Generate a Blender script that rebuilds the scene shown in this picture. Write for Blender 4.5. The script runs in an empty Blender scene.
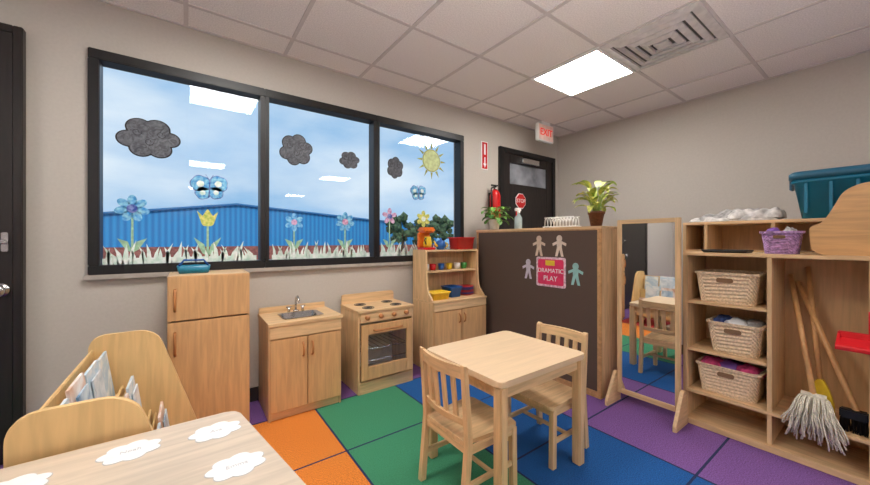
import bpy, bmesh, math, random
from mathutils import Vector, Matrix
random.seed(7)
sc = bpy.context.scene
try:
    sc.view_settings.view_transform = 'Standard'
    sc.view_settings.look = 'None'
except Exception: pass
PI = math.pi

# ------------------------------------------------------------------ materials
def srgb(r, g, b):
    f = lambda c: ((c/255+0.055)/1.055)**2.4 if c/255 > 0.04045 else c/255/12.92
    return (f(r), f(g), f(b), 1)

def M(name, col, rough=0.6, var=0.06, scale=20, bump=0.0, metal=0.0, emit=None, es=1.0, stretch=(1,1,1), detail=4, spec=0.5, dark=None, distort=0.0):
    m = bpy.data.materials.new(name); m.use_nodes = True
    nt = m.node_tree; N = nt.nodes; L = nt.links
    b = N['Principled BSDF']
    b.inputs['Roughness'].default_value = rough
    b.inputs['Metallic'].default_value = metal
    b.inputs['Specular IOR Level'].default_value = spec
    tc = N.new('ShaderNodeTexCoord'); mp = N.new('ShaderNodeMapping')
    mp.inputs['Scale'].default_value = stretch
    L.new(tc.outputs['Object'], mp.inputs['Vector'])
    nz = N.new('ShaderNodeTexNoise'); nz.inputs['Scale'].default_value = scale
    nz.inputs['Detail'].default_value = detail; nz.inputs['Distortion'].default_value = distort
    L.new(mp.outputs['Vector'], nz.inputs['Vector'])
    rp = N.new('ShaderNodeValToRGB')
    c = col
    d = dark if dark else tuple(x*(1-var*2) for x in c[:3])+(1,)
    l = c if dark else tuple(min(1, x*(1+var)) for x in c[:3])+(1,)
    rp.color_ramp.elements[0].position = 0.35; rp.color_ramp.elements[1].position = 0.65
    rp.color_ramp.elements[0].color = d; rp.color_ramp.elements[1].color = l
    L.new(nz.outputs['Fac'], rp.inputs['Fac']); L.new(rp.outputs['Color'], b.inputs['Base Color'])
    if bump:
        bp = N.new('ShaderNodeBump'); bp.inputs['Strength'].default_value = bump
        bp.inputs['Distance'].default_value = 0.01
        L.new(nz.outputs['Fac'], bp.inputs['Height']); L.new(bp.outputs['Normal'], b.inputs['Normal'])
    if emit:
        b.inputs['Emission Color'].default_value = emit; b.inputs['Emission Strength'].default_value = es
    return m

def wood(name, c, axis='Z', var=0.09, rough=0.45):
    s = {'X': (1.2, 14, 14), 'Y': (14, 1.2, 14), 'Z': (14, 14, 1.2)}[axis]
    return M(name, c, rough, var, 3.2, 0.02, stretch=s, detail=6, distort=0.6)

BIRCH = srgb(222, 186, 140)
wZ = wood('birch_wood_vertical', BIRCH, 'Z')
wX = wood('birch_wood_long_x', BIRCH, 'X')
wY = wood('birch_wood_long_y', BIRCH, 'Y')
wD = wood('birch_wood_door', srgb(208, 164, 114), 'Z', 0.07)
wTop = wood('table_laminate', srgb(228, 200, 164), 'X', 0.03, 0.35)
wTop2 = wood('grey_birch_laminate', srgb(204, 188, 168), 'X', 0.06, 0.4)
wEdge = wood('wood_edge', srgb(196, 150, 100), 'X', 0.1)
wRack = wood('rack_birch', srgb(226, 190, 132), 'Z', 0.05)
wHand = wood('broom_stick_wood', srgb(224, 172, 114), 'Z', 0.08)
wallM = M('wall_paint', srgb(190, 183, 174), 0.85, 0.015, 60, 0.05)
ceilM = M('ceiling_tile_mineral', srgb(240, 234, 231), 0.95, 0.06, 120, 0.2)
gridM = M('ceiling_tbar', srgb(208, 200, 198), 0.6, 0.02, 20)
blackM = M('black_metal', srgb(20, 19, 20), 0.4, 0.1, 30)
espM = wood('espresso_door', srgb(34, 27, 25), 'Z', 0.2, 0.4)
brownM = M('brown_fabric_panel', srgb(90, 72, 61), 0.8, 0.06, 300, 0.1)
chrome = M('brushed_steel', srgb(205, 205, 205), 0.25, 0.03, 60, metal=1.0)
whiteM = M('white_paint', srgb(240, 240, 238), 0.5, 0.02, 20)
paperM = M('white_paper', srgb(236, 236, 234), 0.7, 0.02, 20)
redM = M('red_plastic', srgb(205, 30, 38), 0.35, 0.04, 20)
redB = M('red_paint', srgb(200, 24, 24), 0.3, 0.04, 20)
blueM = M('blue_plastic', srgb(28, 90, 165), 0.4, 0.04, 20)
tealM = M('teal_tote_plastic', srgb(14, 118, 152), 0.35, 0.06, 8)
tealD = M('dark_teal_lid', srgb(14, 86, 114), 0.4, 0.05, 8)
yelM = M('yellow_plastic', srgb(238, 200, 50), 0.4, 0.05, 20)
orM = M('orange_plastic', srgb(232, 120, 35), 0.4, 0.05, 20)
grnM = M('green_plastic', srgb(70, 150, 70), 0.4, 0.05, 20)
purM = M('purple_plastic', srgb(125, 80, 165), 0.45, 0.05, 20)
pinkM = M('pink_cloth', srgb(215, 75, 130), 0.9, 0.2, 30, 0.3)
greyCl = M('grey_cloth', srgb(165, 162, 160), 0.9, 0.2, 30, 0.3)
greyCl2 = M('light_grey_cloth', srgb(200, 196, 192), 0.9, 0.2, 24, 0.3)
blueCl = M('blue_cloth', srgb(70, 90, 150), 0.9, 0.2, 30, 0.3)
wick = M('wicker', srgb(230, 204, 170), 0.7, 0.12, 90, 0.3)
strM = M('mop_cotton', srgb(222, 216, 198), 0.9, 0.12, 60, 0.3)
leafA = M('leaf_variegated', srgb(228, 222, 110), 0.45, 0, 30, dark=srgb(120, 160, 55))
leafB = M('leaf_green', srgb(125, 175, 75), 0.45, 0, 18, dark=srgb(50, 105, 42))
potM = M('brown_pot', srgb(120, 75, 48), 0.6, 0.15, 80, 0.3)
soilM = M('potting_soil', srgb(50, 36, 26), 0.95, 0.2, 80, 0.5)
stemM = M('plant_stem', srgb(150, 170, 85), 0.6, 0.1, 30)
cldM = M('backlit_grey_cloud_paper', srgb(112, 115, 122), 0.8, 0, 26, dark=srgb(70, 73, 79), distort=2)  # dark grey puts the shade of backlit paper into the colour
cldO = M('cloud_outline', srgb(38, 39, 42), 0.8, 0.1, 20)
flB = M('flower_blue_paper', srgb(150, 212, 235), 0.8, 0, 40, dark=srgb(50, 140, 210))
flN = M('flower_navy_paper', srgb(150, 165, 215), 0.8, 0, 40, dark=srgb(50, 75, 160))
flY = M('flower_yellow_paper', srgb(232, 225, 130), 0.8, 0, 40, dark=srgb(160, 185, 80))
flP = M('flower_pink_paper', srgb(225, 200, 225), 0.8, 0, 40, dark=srgb(185, 120, 165))
stP = M('green_paper_stem', srgb(160, 200, 165), 0.8, 0.1, 40)
grP = M('pale_grass_paper', srgb(240, 246, 242), 0.8, 0, 30, dark=srgb(200, 226, 212))

# ------------------------------------------------------------------ geometry helpers
class G:
    def __init__(s, name, loc=(0,0,0), rz=0.0, local=False):
        s.e = bpy.data.objects.new(name, None)
        s.e.empty_display_size = 0.05
        bpy.context.collection.objects.link(s.e)
        s.e.location = loc; s.e.rotation_euler = (0, 0, rz)
        s.off = Vector((0,0,0)) if local else Vector(loc)

def finish(g, part, bm, mat, smooth=False, mats=None):
    bmesh.ops.recalc_face_normals(bm, faces=bm.faces[:])
    if g is not None:
        bmesh.ops.translate(bm, verts=bm.verts[:], vec=-g.off)
    me = bpy.data.meshes.new(part); bm.to_mesh(me); bm.free()
    if mats:
        for m in mats: me.materials.append(m)
    else: me.materials.append(mat)
    if smooth:
        for p in me.polygons: p.use_smooth = True
    o = bpy.data.objects.new(part, me); bpy.context.collection.objects.link(o)
    if g is not None: o.parent = g.e
    return o

def box(g, part, a, b, mat, bev=0.003, rot=None, pivot=None):
    bm = bmesh.new()
    bmesh.ops.create_cube(bm, size=1)
    ax = Vector([min(a[i], b[i]) for i in range(3)]); bx = Vector([max(a[i], b[i]) for i in range(3)])
    for v in bm.verts:
        v.co = Vector([ax[i] + (v.co[i]+0.5)*(bx[i]-ax[i]) for i in range(3)])
    if bev:
        bev = min(bev, 0.45*min(bx[i]-ax[i] for i in range(3)))
        bmesh.ops.bevel(bm, geom=bm.edges[:], offset=bev, segments=2, affect='EDGES')
    if rot is not None:
        c = Vector(pivot) if pivot else (ax+bx)/2
        bmesh.ops.rotate(bm, cent=c, matrix=rot, verts=bm.verts[:])
    return finish(g, part, bm, mat)

def add_tube(bm, pts, r, seg=10, r2=None, mi=0):
    pts = [Vector(p) for p in pts]; n = len(pts); rings = []
    up = None
    for i, p in enumerate(pts):
        t = (pts[min(i+1, n-1)] - pts[max(i-1, 0)]).normalized()
        if up is None:
            up = Vector((0,0,1)) if abs(t.z) < 0.9 else Vector((1,0,0))
        u = t.cross(up).normalized(); w = u.cross(t).normalized(); up = w
        rr = r if r2 is None else r + (r2-r)*i/(n-1)
        rings.append([bm.verts.new(p + (u*math.cos(2*PI*k/seg) + w*math.sin(2*PI*k/seg))*rr) for k in range(seg)])
    fs = []
    for i in range(n-1):
        for k in range(seg):
            fs.append(bm.faces.new((rings[i][k], rings[i][(k+1) % seg], rings[i+1][(k+1) % seg], rings[i+1][k])))
    fs.append(bm.faces.new(rings[0][::-1])); fs.append(bm.faces.new(rings[-1]))
    for f in fs: f.material_index = mi
def tube(g, part, pts, r, mat, seg=12, r2=None, smooth=True):
    bm = bmesh.new(); add_tube(bm, pts, r, seg, r2); return finish(g, part, bm, mat, smooth)

def add_loft(bm, rings, cap0=True, cap1=True):
    R = [[bm.verts.new(p) for p in ring] for ring in rings]; n = len(R[0])
    for i in range(len(R)-1):
        for k in range(n):
            bm.faces.new((R[i][k], R[i][(k+1) % n], R[i+1][(k+1) % n], R[i+1][k]))
    if cap0: bm.faces.new(R[0][::-1])
    if cap1: bm.faces.new(R[-1])
def loft(g, part, rings, mat, smooth=True, cap0=True, cap1=True):
    bm = bmesh.new(); add_loft(bm, rings, cap0, cap1); return finish(g, part, bm, mat, smooth)

def lathe(g, part, c, prof, mat, seg=24):
    rings = [[(c[0]+r*math.cos(2*PI*k/seg), c[1]+r*math.sin(2*PI*k/seg), c[2]+z) for k in range(seg)] for r, z in prof]
    return loft(g, part, rings, mat)

def to3(axis, p, h):
    if axis == 'Y': return (p[0], h, p[1])
    if axis == 'X': return (h, p[0], p[1])
    return (p[0], p[1], h)
def add_ext(bm, pts, axis, a, b):
    A = [bm.verts.new(to3(axis, p, a)) for p in pts]; B = [bm.verts.new(to3(axis, p, b)) for p in pts]
    n = len(pts)
    bm.faces.new(A); bm.faces.new(B[::-1])
    for k in range(n): bm.faces.new((A[k], A[(k+1) % n], B[(k+1) % n], B[k]))
def ext(g, part, pts, axis, a, b, mat, bev=0):
    bm = bmesh.new(); add_ext(bm, pts, axis, a, b)
    if bev: bmesh.ops.bevel(bm, geom=[e for e in bm.edges], offset=bev, segments=1, affect='EDGES')
    return finish(g, part, bm, mat)

def rpoly(pts, seg=6):
    """pts: (x,y,r) -> rounded polygon"""
    out = []; n = len(pts)
    for i in range(n):
        p = Vector(pts[i][:2]); r = pts[i][2]
        if r <= 0: out.append((p.x, p.y)); continue
        a = (Vector(pts[i-1][:2])-p); b = (Vector(pts[(i+1) % n][:2])-p)
        d = min(r, a.length*0.49, b.length*0.49)
        s = p + a.normalized()*d; e = p + b.normalized()*d
        for k in range(seg+1):
            t = k/seg
            q = s*(1-t)**2 + p*2*t*(1-t) + e*t*t
            out.append((q.x, q.y))
    return out
def rrect(x0, x1, y0, y1, r, z, n=6):
    pts = []
    for cx, cy, a0 in ((x1-r, y1-r, 0), (x0+r, y1-r, 90), (x0+r, y0+r, 180), (x1-r, y0+r, 270)):
        for k in range(n+1):
            a = math.radians(a0+90*k/n); pts.append((cx+r*math.cos(a), cy+r*math.sin(a), z))
    return pts
def scallop(cx, cy, rx, ry, n, amp=0.22, res=10, ph=0.0):
    return [(cx+rx*math.cos(a)*(1-amp+amp*abs(math.sin(n*a/2+ph))), cy+ry*math.sin(a)*(1-amp+amp*abs(math.sin(n*a/2+ph))))
            for a in [2*PI*k/(n*res) for k in range(n*res)]]
def text(g, part, s, loc, size, mat, face='-Y', extrude=0.001):
    cu = bpy.data.curves.new(part, 'FONT'); cu.body = s; cu.size = size; cu.extrude = extrude
    cu.align_x = 'CENTER'; cu.align_y = 'CENTER'; cu.materials.append(mat)
    o = bpy.data.objects.new(part, cu); bpy.context.collection.objects.link(o)
    if face == '-Y': R = Matrix(((1,0,0),(0,0,-1),(0,1,0)))
    elif face == '-X': R = Matrix(((0,0,-1),(-1,0,0),(0,1,0)))
    else: R = Matrix.Identity(3)
    mw = R.to_4x4(); mw.translation = Vector(loc) - (g.off if g else Vector())
    if g: o.parent = g.e
    o.matrix_local = mw
    return o

# ------------------------------------------------------------------ room
XL, XR, YB, YW, HC = -3.0, 4.13, -6.62, 2.8, 2.60
WX0, WX1, WZ0, WZ1 = -0.47, 2.40, 0.975, 2.30
g = G('wall_north')
for i, (x0, x1, z0, z1) in enumerate([(XL-.15, WX0, 0, HC), (WX0, WX1, 0, WZ0), (WX0, WX1, WZ1, HC), (WX1, XR+.15, 0, HC)]):
    box(g, 'wall_part_%d' % (i+1), (x0, YW, z0), (x1, YW+.15, z1), wallM, 0)
g = G('wall_east'); box(g, 'panel', (XR, YB, 0), (XR+.15, YW, HC), wallM, 0)
g = G('wall_west'); box(g, 'panel', (XL-.15, YB, 0), (XL, YW, HC), wallM, 0)
g = G('wall_south'); box(g, 'panel', (XL-.15, YB-.15, 0), (XR+.15, YB, HC), wallM, 0)

# carpet floor: colour blocks separated by dark lines
def carpet(n, c, v=0.2): return M(n, c, 0.95, v, 170, 0.7, detail=5)
cOr = carpet('carpet_orange', srgb(236, 138, 50)); cGr = carpet('carpet_green', srgb(64, 148, 108))
cBl = carpet('carpet_blue', srgb(12, 90, 162)); cPu = carpet('carpet_purple', srgb(130, 88, 158))
cRe = carpet('carpet_red', srgb(190, 55, 52)); cLn = carpet('carpet_line', srgb(28, 44, 88))
mats = [cOr, cGr, cBl, cPu, cRe, cLn]
bm = bmesh.new()
xb = [(-3.0, -1.9, 3), (-1.9, -1.24, 2), (-1.24, -.59, 1), (-.59, .06, 4), (.06, .72, 0), (.72, 1.36, 1), (1.36, 2.06, 2), (2.06, 2.72, 3), (2.72, 4.13, 3)]
yb = [-6.62] + [1.83-.61*k for k in range(13, -1, -1)] + [2.44, 2.8]
def quad(x0, x1, y0, y1, mi):
    f = bm.faces.new([bm.verts.new((x, y, 0)) for x, y in ((x0, y0), (x1, y0), (x1, y1), (x0, y1))]); f.material_index = mi
lw = 0.006
for x0, x1, c in xb:
    for j in range(len(yb)-1):
        y0, y1 = yb[j], yb[j+1]
        if y1-y0 < 2*lw: continue
        cc = c if not (y0 >= 2.43) else 3
        quad(x0+lw, x1-lw, y0+lw, y1-lw, cc)
        quad(x0, x1, y0, y0+lw, 5); quad(x0, x1, y1-lw, y1, 5)
        quad(x0, x0+lw, y0+lw, y1-lw, 5); quad(x1-lw, x1, y0+lw, y1-lw, 5)
gf = G('floor'); finish(gf, 'carpet', bm, None, mats=mats)
box(gf, 'slab', (XL-.15, YB-.15, -.1), (XR+.15, YW+.15, -.002), M('slab_concrete', srgb(120, 120, 118)), 0)

# ceiling with lay-in tiles and T bars
gx = [2.43+.61*k for k in range(-9, 3) if XL < 2.43+.61*k < XR]
gy = [1.31+.61*k for k in range(-13, 3) if YB < 1.31+.61*k < YW]
g = G('ceiling', (0, 0, HC))
box(g, 'tiles', (XL-.15, YB-.15, HC), (XR+.15, YW+.15, HC+.08), ceilM, 0)
bm = bmesh.new()
def bx(bm, a, b):
    r = bmesh.ops.create_cube(bm, size=1)
    for v in r['verts']: v.co = Vector([a[i]+(v.co[i]+.5)*(b[i]-a[i]) for i in range(3)])
for x in gx: bx(bm, (x-.012, YB, HC-.006), (x+.012, YW, HC))
for y in gy: bx(bm, (XL, y-.012, HC-.0055), (XR, y+.012, HC))
finish(g, 'tbar_grid', bm, gridM)
bm = bmesh.new()
bx(bm, (XL, YW-.02, HC-.007), (XR, YW, HC)); bx(bm, (XR-.02, YB, HC-.007), (XR, YW, HC))
finish(g, 'wall_angle', bm, gridM)

# ceiling light panels
emM = bpy.data.materials.new('light_diffuser'); emM.use_nodes = True
nt = emM.node_tree; b = nt.nodes['Principled BSDF']
b.inputs['Base Color'].default_value = (1,1,1,1); b.inputs['Emission Color'].default_value = (1, .965, .915, 1)
b.inputs['Emission Strength'].default_value = 29
for cx in (-2.145, .295, 2.735):  # first column is out of view, added to brighten the room
    for cy in (1.615, -2.045, -5.705):
        g = G('ceiling_light_panel', (cx, cy, HC-.012))
        box(g, 'diffuser', (cx-.28, cy-.28, HC-.012), (cx+.28, cy+.28, HC-.007), emM, 0)
        for i, (a, c) in enumerate([((-.305, -.305), (.305, -.28)), ((-.305, .28), (.305, .305)), ((-.305, -.28), (-.28, .28)), ((.28, -.28), (.305, .28))]):
            box(g, 'frame_%d' % (i+1), (cx+a[0], cy+a[1], HC-.016), (cx+c[0], cy+c[1], HC), whiteM, .002)
# unseen upward fill light, added to brighten the ceiling and room
ld = bpy.data.lights.new('ceiling_fill', 'AREA'); ld.shape = 'SQUARE'; ld.size = 1.6; ld.energy = 46; ld.color = (1, .97, .94)
lo = bpy.data.objects.new('ceiling_fill', ld); bpy.context.collection.objects.link(lo)
lo.location = (.6, -.4, 1.2); lo.rotation_euler = (PI, 0, 0)
# daylight sun on the street side (the windowed facade is in shade)
ls = bpy.data.lights.new('sun', 'SUN'); ls.energy = 2.6; ls.angle = .05; ls.color = (1, .96, .9)
so = bpy.data.objects.new('sun', ls); bpy.context.collection.objects.link(so)
so.location = (-10, -20, 30); so.rotation_euler = (math.radians(52), 0, math.radians(-25))
# air vent
cx, cy = 2.735, 1.005
g = G('ceiling_vent', (cx, cy, HC-.01))
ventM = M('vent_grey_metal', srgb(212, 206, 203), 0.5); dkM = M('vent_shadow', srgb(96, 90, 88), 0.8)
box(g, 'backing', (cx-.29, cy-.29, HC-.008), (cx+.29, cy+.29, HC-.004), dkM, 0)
SQ = ((-1,-1),(1,-1),(1,1),(-1,1))
def sqr(s, z): return [(cx+a*s, cy+c*s, z) for a, c in SQ]
for k, s in enumerate((.30, .232, .17, .108)):
    w = .038 if k else .05
    z0 = HC-.014-.003*k; z1 = z0-.008
    R = [sqr(s, z0+.01), sqr(s, z1+.008), sqr(s-w, z1-.004), sqr(s-w, z0+.008)]
    bm = bmesh.new(); add_loft(bm, R + [R[0]], False, False)
    finish(g, 'louver_%d' % (k+1), bm, ventM)
box(g, 'core', (cx-.045, cy-.045, HC-.034), (cx+.045, cy+.045, HC-.02), ventM, .002)

# baseboards
base = M('vinyl_base', srgb(45, 40, 38), 0.5)
g = G('baseboard_north'); box(g, 'strip', (-.70, YW-.012, 0), (2.94, YW, .1), base, .002)
g = G('baseboard_east'); box(g, 'strip', (XR-.012, YB, 0), (XR, YW-.02, .1), base, .002)
g = G('baseboard_west'); box(g, 'strip', (XL, YB, 0), (XL+.012, YW-.02, .1), base, .002)

# ------------------------------------------------------------------ window
gl = bpy.data.materials.new('window_glass'); gl.use_nodes = True
nt = gl.node_tree; nt.nodes.remove(nt.nodes['Principled BSDF'])
out = nt.nodes['Material Output']; mx = nt.nodes.new('ShaderNodeMixShader'); tr = nt.nodes.new('ShaderNodeBsdfTransparent')
gs = nt.nodes.new('ShaderNodeBsdfGlossy'); gs.inputs['Roughness'].default_value = 0.0
lwn = nt.nodes.new('ShaderNodeLayerWeight'); lwn.inputs['Blend'].default_value = 0.5
mpn = nt.nodes.new('ShaderNodeMath'); mpn.operation = 'POWER'; mpn.inputs[1].default_value = 5
m2 = nt.nodes.new('ShaderNodeMath'); m2.operation = 'MULTIPLY_ADD'; m2.inputs[1].default_value = .5; m2.inputs[2].default_value = .045
tr.inputs['Color'].default_value = (.94, .975, 1, 1)
nt.links.new(lwn.outputs['Facing'], mpn.inputs[0]); nt.links.new(mpn.outputs[0], m2.inputs[0])
nt.links.new(m2.outputs[0], mx.inputs['Fac']); nt.links.new(tr.outputs[0], mx.inputs[1]); nt.links.new(gs.outputs[0], mx.inputs[2])
nt.links.new(mx.outputs[0], out.inputs['Surface'])
bounds = [WX0, .46, 1.37, WX1]
for i in range(3):
    x0, x1 = bounds[i], bounds[i+1]
    g = G('window_%d' % (i+1), ((x0+x1)/2, YW, WZ0))
    fw = .05 if i == 0 else .03; fe = .05 if i == 2 else .03
    Y0, Y1 = YW-.03, YW+.08
    box(g, 'frame_top', (x0, Y0, WZ1-.06), (x1, Y1, WZ1), blackM, .004)
    box(g, 'frame_bottom', (x0, Y0, WZ0), (x1, Y1, WZ0+.055), blackM, .004)
    box(g, 'frame_left', (x0, Y0, WZ0+.055), (x0+fw, Y1, WZ1-.06), blackM, .004)
    box(g, 'frame_right', (x1-fe, Y0, WZ0+.055), (x1, Y1, WZ1-.06), blackM, .004)
    bm = bmesh.new()
    bm.faces.new([bm.verts.new(p) for p in ((x0+fw, YW+.02, WZ0+.055), (x1-fe, YW+.02, WZ0+.055), (x1-fe, YW+.02, WZ1-.06), (x0+fw, YW+.02, WZ1-.06))])
    finish(g, 'glass', bm, gl)
g = G('trim_1', (1, YW, WZ0-.03)); box(g, 'sill', (WX0-.02, YW-.035, WZ0-.03), (WX1+.02, YW, WZ0), M('sill_grey', srgb(172, 164, 155), .5), .004)

# ------------------------------------------------------------------ paper decorations on the glass
DY = YW+.010
def cloud(x, z, w, h, ph):
    g = G('paper_cloud', (x, DY, z))
    lob = [(-.32, -.06, .19), (-.15, .22, .22), (.13, .24, .22), (.34, .02, .18), (.17, -.23, .21), (-.12, -.25, .20), (0, 0, .26)]
    for nm, m, a, b_, sh in (('outline', cldO, DY+.003, DY+.006, 0), ('cloud', cldM, DY, DY+.003, .025)):
        pts = []
        for k in range(110):
            t = 2*PI*k/110; c_, s_ = math.cos(t), math.sin(t); best = .05
            for (lx, lz, r) in lob:
                lx2 = lx*math.cos(ph)-lz*math.sin(ph)*.5; lz2 = lz*math.cos(ph)+lx*math.sin(ph)*.5
                bq = c_*lx2+s_*lz2; disc = bq*bq-(lx2*lx2+lz2*lz2-(r-sh)**2)
                if disc > 0: best = max(best, bq+math.sqrt(disc))
            pts.append((x+c_*best*w, z+s_*best*h))
        ext(g, nm, pts, 'Y', a, b_, m)
    for k in range(3):
        a = -.32+k*.32
        tube(g, 'swirl_%d' % (k+1), [(x+a*w*.6+.022*math.cos(t)*(.4+t/8), DY-.001, z+(.12-.2*(k % 2))*h+.022*math.sin(t)*(.4+t/8)) for t in [j*.6 for j in range(12)]], .0016, cldO, 5)
cloud(-.20, 1.825, .31, .27, 0); cloud(.69, 1.89, .26, .27, .4); cloud(1.13, 1.87, .18, .16, .2); cloud(1.58, 1.86, .19, .23, .6)
x, z = 2.0, 1.985
g = G('paper_sun', (x, DY, z))
sunM = M('sun_paper', srgb(205, 218, 160), .8, .1, 30); sunO = M('sun_outline', srgb(170, 172, 80), .8)
ext(g, 'disc', scallop(x, z, .10, .105, 12, .03), 'Y', DY, DY+.003, sunM)
ext(g, 'rim', scallop(x, z, .11, .115, 12, .03), 'Y', DY+.003, DY+.005, sunO)
for k in range(12):
    a = 2*PI*k/12; c, s = math.cos(a), math.sin(a)
    ext(g, 'ray_%d' % (k+1), [(x+.115*c-.012*s, z+.12*s+.012*c), (x+.115*c+.012*s, z+.12*s-.012*c), (x+.18*c, z+.19*s)], 'Y', DY, DY+.003, sunO)
def butterfly(x, z, w):
    g = G('paper_butterfly', (x, DY, z))
    for i, (dx, dz, r) in enumerate(((-.27, .15, .29), (.27, .18, .29), (-.2, -.17, .22), (.2, -.14, .22))):
        ext(g, 'wing_%d' % (i+1), scallop(x+dx*w, z+dz*w, r*w, r*w, 5, .1), 'Y', DY, DY+.003, flB)
        ext(g, 'wing_rim_%d' % (i+1), scallop(x+dx*w, z+dz*w, r*w+.005, r*w+.005, 5, .1), 'Y', DY+.003, DY+.005, flN)
        ext(g, 'spot_%d' % (i+1), scallop(x+dx*w, z+dz*w, r*w*.4, r*w*.4, 5, .1), 'Y', DY-.002, DY, grP)
    tube(g, 'body', [(x-.02*w, DY-.002, z-.32*w), (x, DY-.002, z), (x+.02*w, DY-.002, z+.34*w)], .004, flN, 6)
    for s in (-1, 1): tube(g, 'antenna_%d' % (s+2), [(x, DY-.002, z+.3*w), (x+s*.12*w, DY-.002, z+.5*w)], .0015, flN, 5)
butterfly(.12, 1.535, .19); butterfly(1.84, 1.64, .16)
def flower(x, z, r, m, n=6, cm=None):
    g = G('paper_flower', (x, DY, 1.04))
    ext(g, 'stem', [(x-.007, 1.04), (x+.007, 1.04), (x+.005, z), (x-.005, z)], 'Y', DY+.003, DY+.005, stP)
    for s in (-1, 1):
        ext(g, 'leaf_%d' % (s+2), [(x, 1.10), (x+s*.03, 1.12), (x+s*.07, 1.19), (x+s*.02, 1.17)], 'Y', DY+.003, DY+.005, stP)
    for k in range(n):
        a = 2*PI*k/n+PI/2; px, pz = x+r*.62*math.cos(a), z+r*.62*math.sin(a)
        pts = [(px+r*.42*math.cos(t)*math.cos(a)-r*.28*math.sin(t)*math.sin(a), pz+r*.42*math.cos(t)*math.sin(a)+r*.28*math.sin(t)*math.cos(a)) for t in [2*PI*j/14 for j in range(14)]]
        ext(g, 'petal_%d' % (k+1), pts, 'Y', DY, DY+.003, m)
    ext(g, 'centre', scallop(x, z, r*.32, r*.32, 8, .02), 'Y', DY-.003, DY, cm or flP)
flower(-.28, 1.375, .082, flB, 7, flN)
flower(.675, 1.32, .07, flB); flower(1.09, 1.335, .082, flB, 7); flower(1.52, 1.40, .075, flP, 5, flN); flower(1.90, 1.39, .08, flY, 6, grP)
g = G('paper_tulip', (.11, DY, 1.04)); x = .11
ext(g, 'stem', [(x-.008, 1.04), (x+.008, 1.04), (x+.006, 1.3), (x-.006, 1.3)], 'Y', DY+.003, DY+.005, stP)
for s in (-1, 1): ext(g, 'leaf_%d' % (s+2), [(x, 1.07), (x+s*.03, 1.09), (x+s*.08, 1.20), (x+s*.02, 1.15)], 'Y', DY+.003, DY+.005, stP)
ext(g, 'bloom', rpoly([(x-.03, 1.275, .02), (x+.03, 1.275, .02), (x+.062, 1.38, .01), (x+.03, 1.345, 0), (x, 1.395, .01), (x-.03, 1.345, 0), (x-.062, 1.38, .01)], 4), 'Y', DY, DY+.003, flY)
for i in range(3):
    x0 = bounds[i]+.055; x1 = bounds[i+1]-.05
    bm = bmesh.new(); x = x0+.02
    add_ext(bm, [(x0, 1.031), (x1, 1.031), (x1, 1.068), (x0, 1.068)], 'Y', DY+.003, DY+.005)
    while x < x1-.02:
        h = random.uniform(.075, .15); w = random.uniform(.012, .018); ln = random.uniform(-.04, .04)
        ln = max(x0-x+.002, min(x1-x-.002, ln))
        add_ext(bm, [(x-w, 1.031), (x+w, 1.031), (x+w*.7+ln*.35, 1.031+h*.6), (x+ln, 1.031+h), (x-w*.5+ln*.35, 1.031+h*.6)], 'Y', DY, DY+.002)
        x += random.uniform(.018, .030)
    finish(G('paper_grass', ((x0+x1)/2, DY, 1.031)), 'blades', bm, grP)

# ------------------------------------------------------------------ doors
g = G('door_1', (3.48, YW, 0))
x0, x1, zt = 2.95, 4.02, 2.28
box(g, 'frame_left', (x0, YW-.04, 0), (x0+.06, YW, zt), blackM)
box(g, 'frame_right', (x1-.06, YW-.04, 0), (x1, YW, zt), blackM)
box(g, 'frame_top', (x0+.06, YW-.04, zt-.06), (x1-.06, YW, zt), blackM)
reflGl = M('door_glass_reflection', srgb(140, 144, 152), 0.08, 0.25, 3)  # pale grey base colour paints in the reflection on the panes
box(g, 'stile_left', (x0+.06, YW-.025, 0), (x0+.18, YW-.004, zt-.06), espM)
box(g, 'stile_right', (x1-.18, YW-.025, 0), (x1-.06, YW-.004, zt-.06), espM)
box(g, 'rail_top', (x0+.18, YW-.025, zt-.17), (x1-.18, YW-.004, zt-.06), espM)
box(g, 'rail_mid', (x0+.18, YW-.025, 1.0), (x1-.18, YW-.004, 1.86), espM)
box(g, 'rail_bottom', (x0+.18, YW-.025, 0), (x1-.18, YW-.004, .25), espM)
box(g, 'glass_upper', (x0+.18, YW-.012, 1.86), (x1-.18, YW-.004, zt-.17), reflGl, 0)
box(g, 'glass_lower', (x0+.18, YW-.012, .25), (x1-.18, YW-.004, 1.0), reflGl, 0)
box(g, 'closer', (3.3, YW-.08, 2.12), (3.62, YW-.03, 2.18), chrome)
tube(g, 'push_bar', [(x0+.1, YW-.07, 1.05), (x1-.1, YW-.07, 1.05)], .02, chrome)
g = G('stop_sign', (3.32, YW-.03, 1.66))
ext(g, 'border', [(3.32+.10*math.cos(PI/8+k*PI/4), 1.66+.10*math.sin(PI/8+k*PI/4)) for k in range(8)], 'Y', YW-.030, YW-.026, whiteM)
ext(g, 'octagon', [(3.32+.09*math.cos(PI/8+k*PI/4), 1.66+.09*math.sin(PI/8+k*PI/4)) for k in range(8)], 'Y', YW-.034, YW-.030, redB)
text(g, 'lettering', 'STOP', (3.32, YW-.035, 1.66), .065, whiteM)

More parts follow.
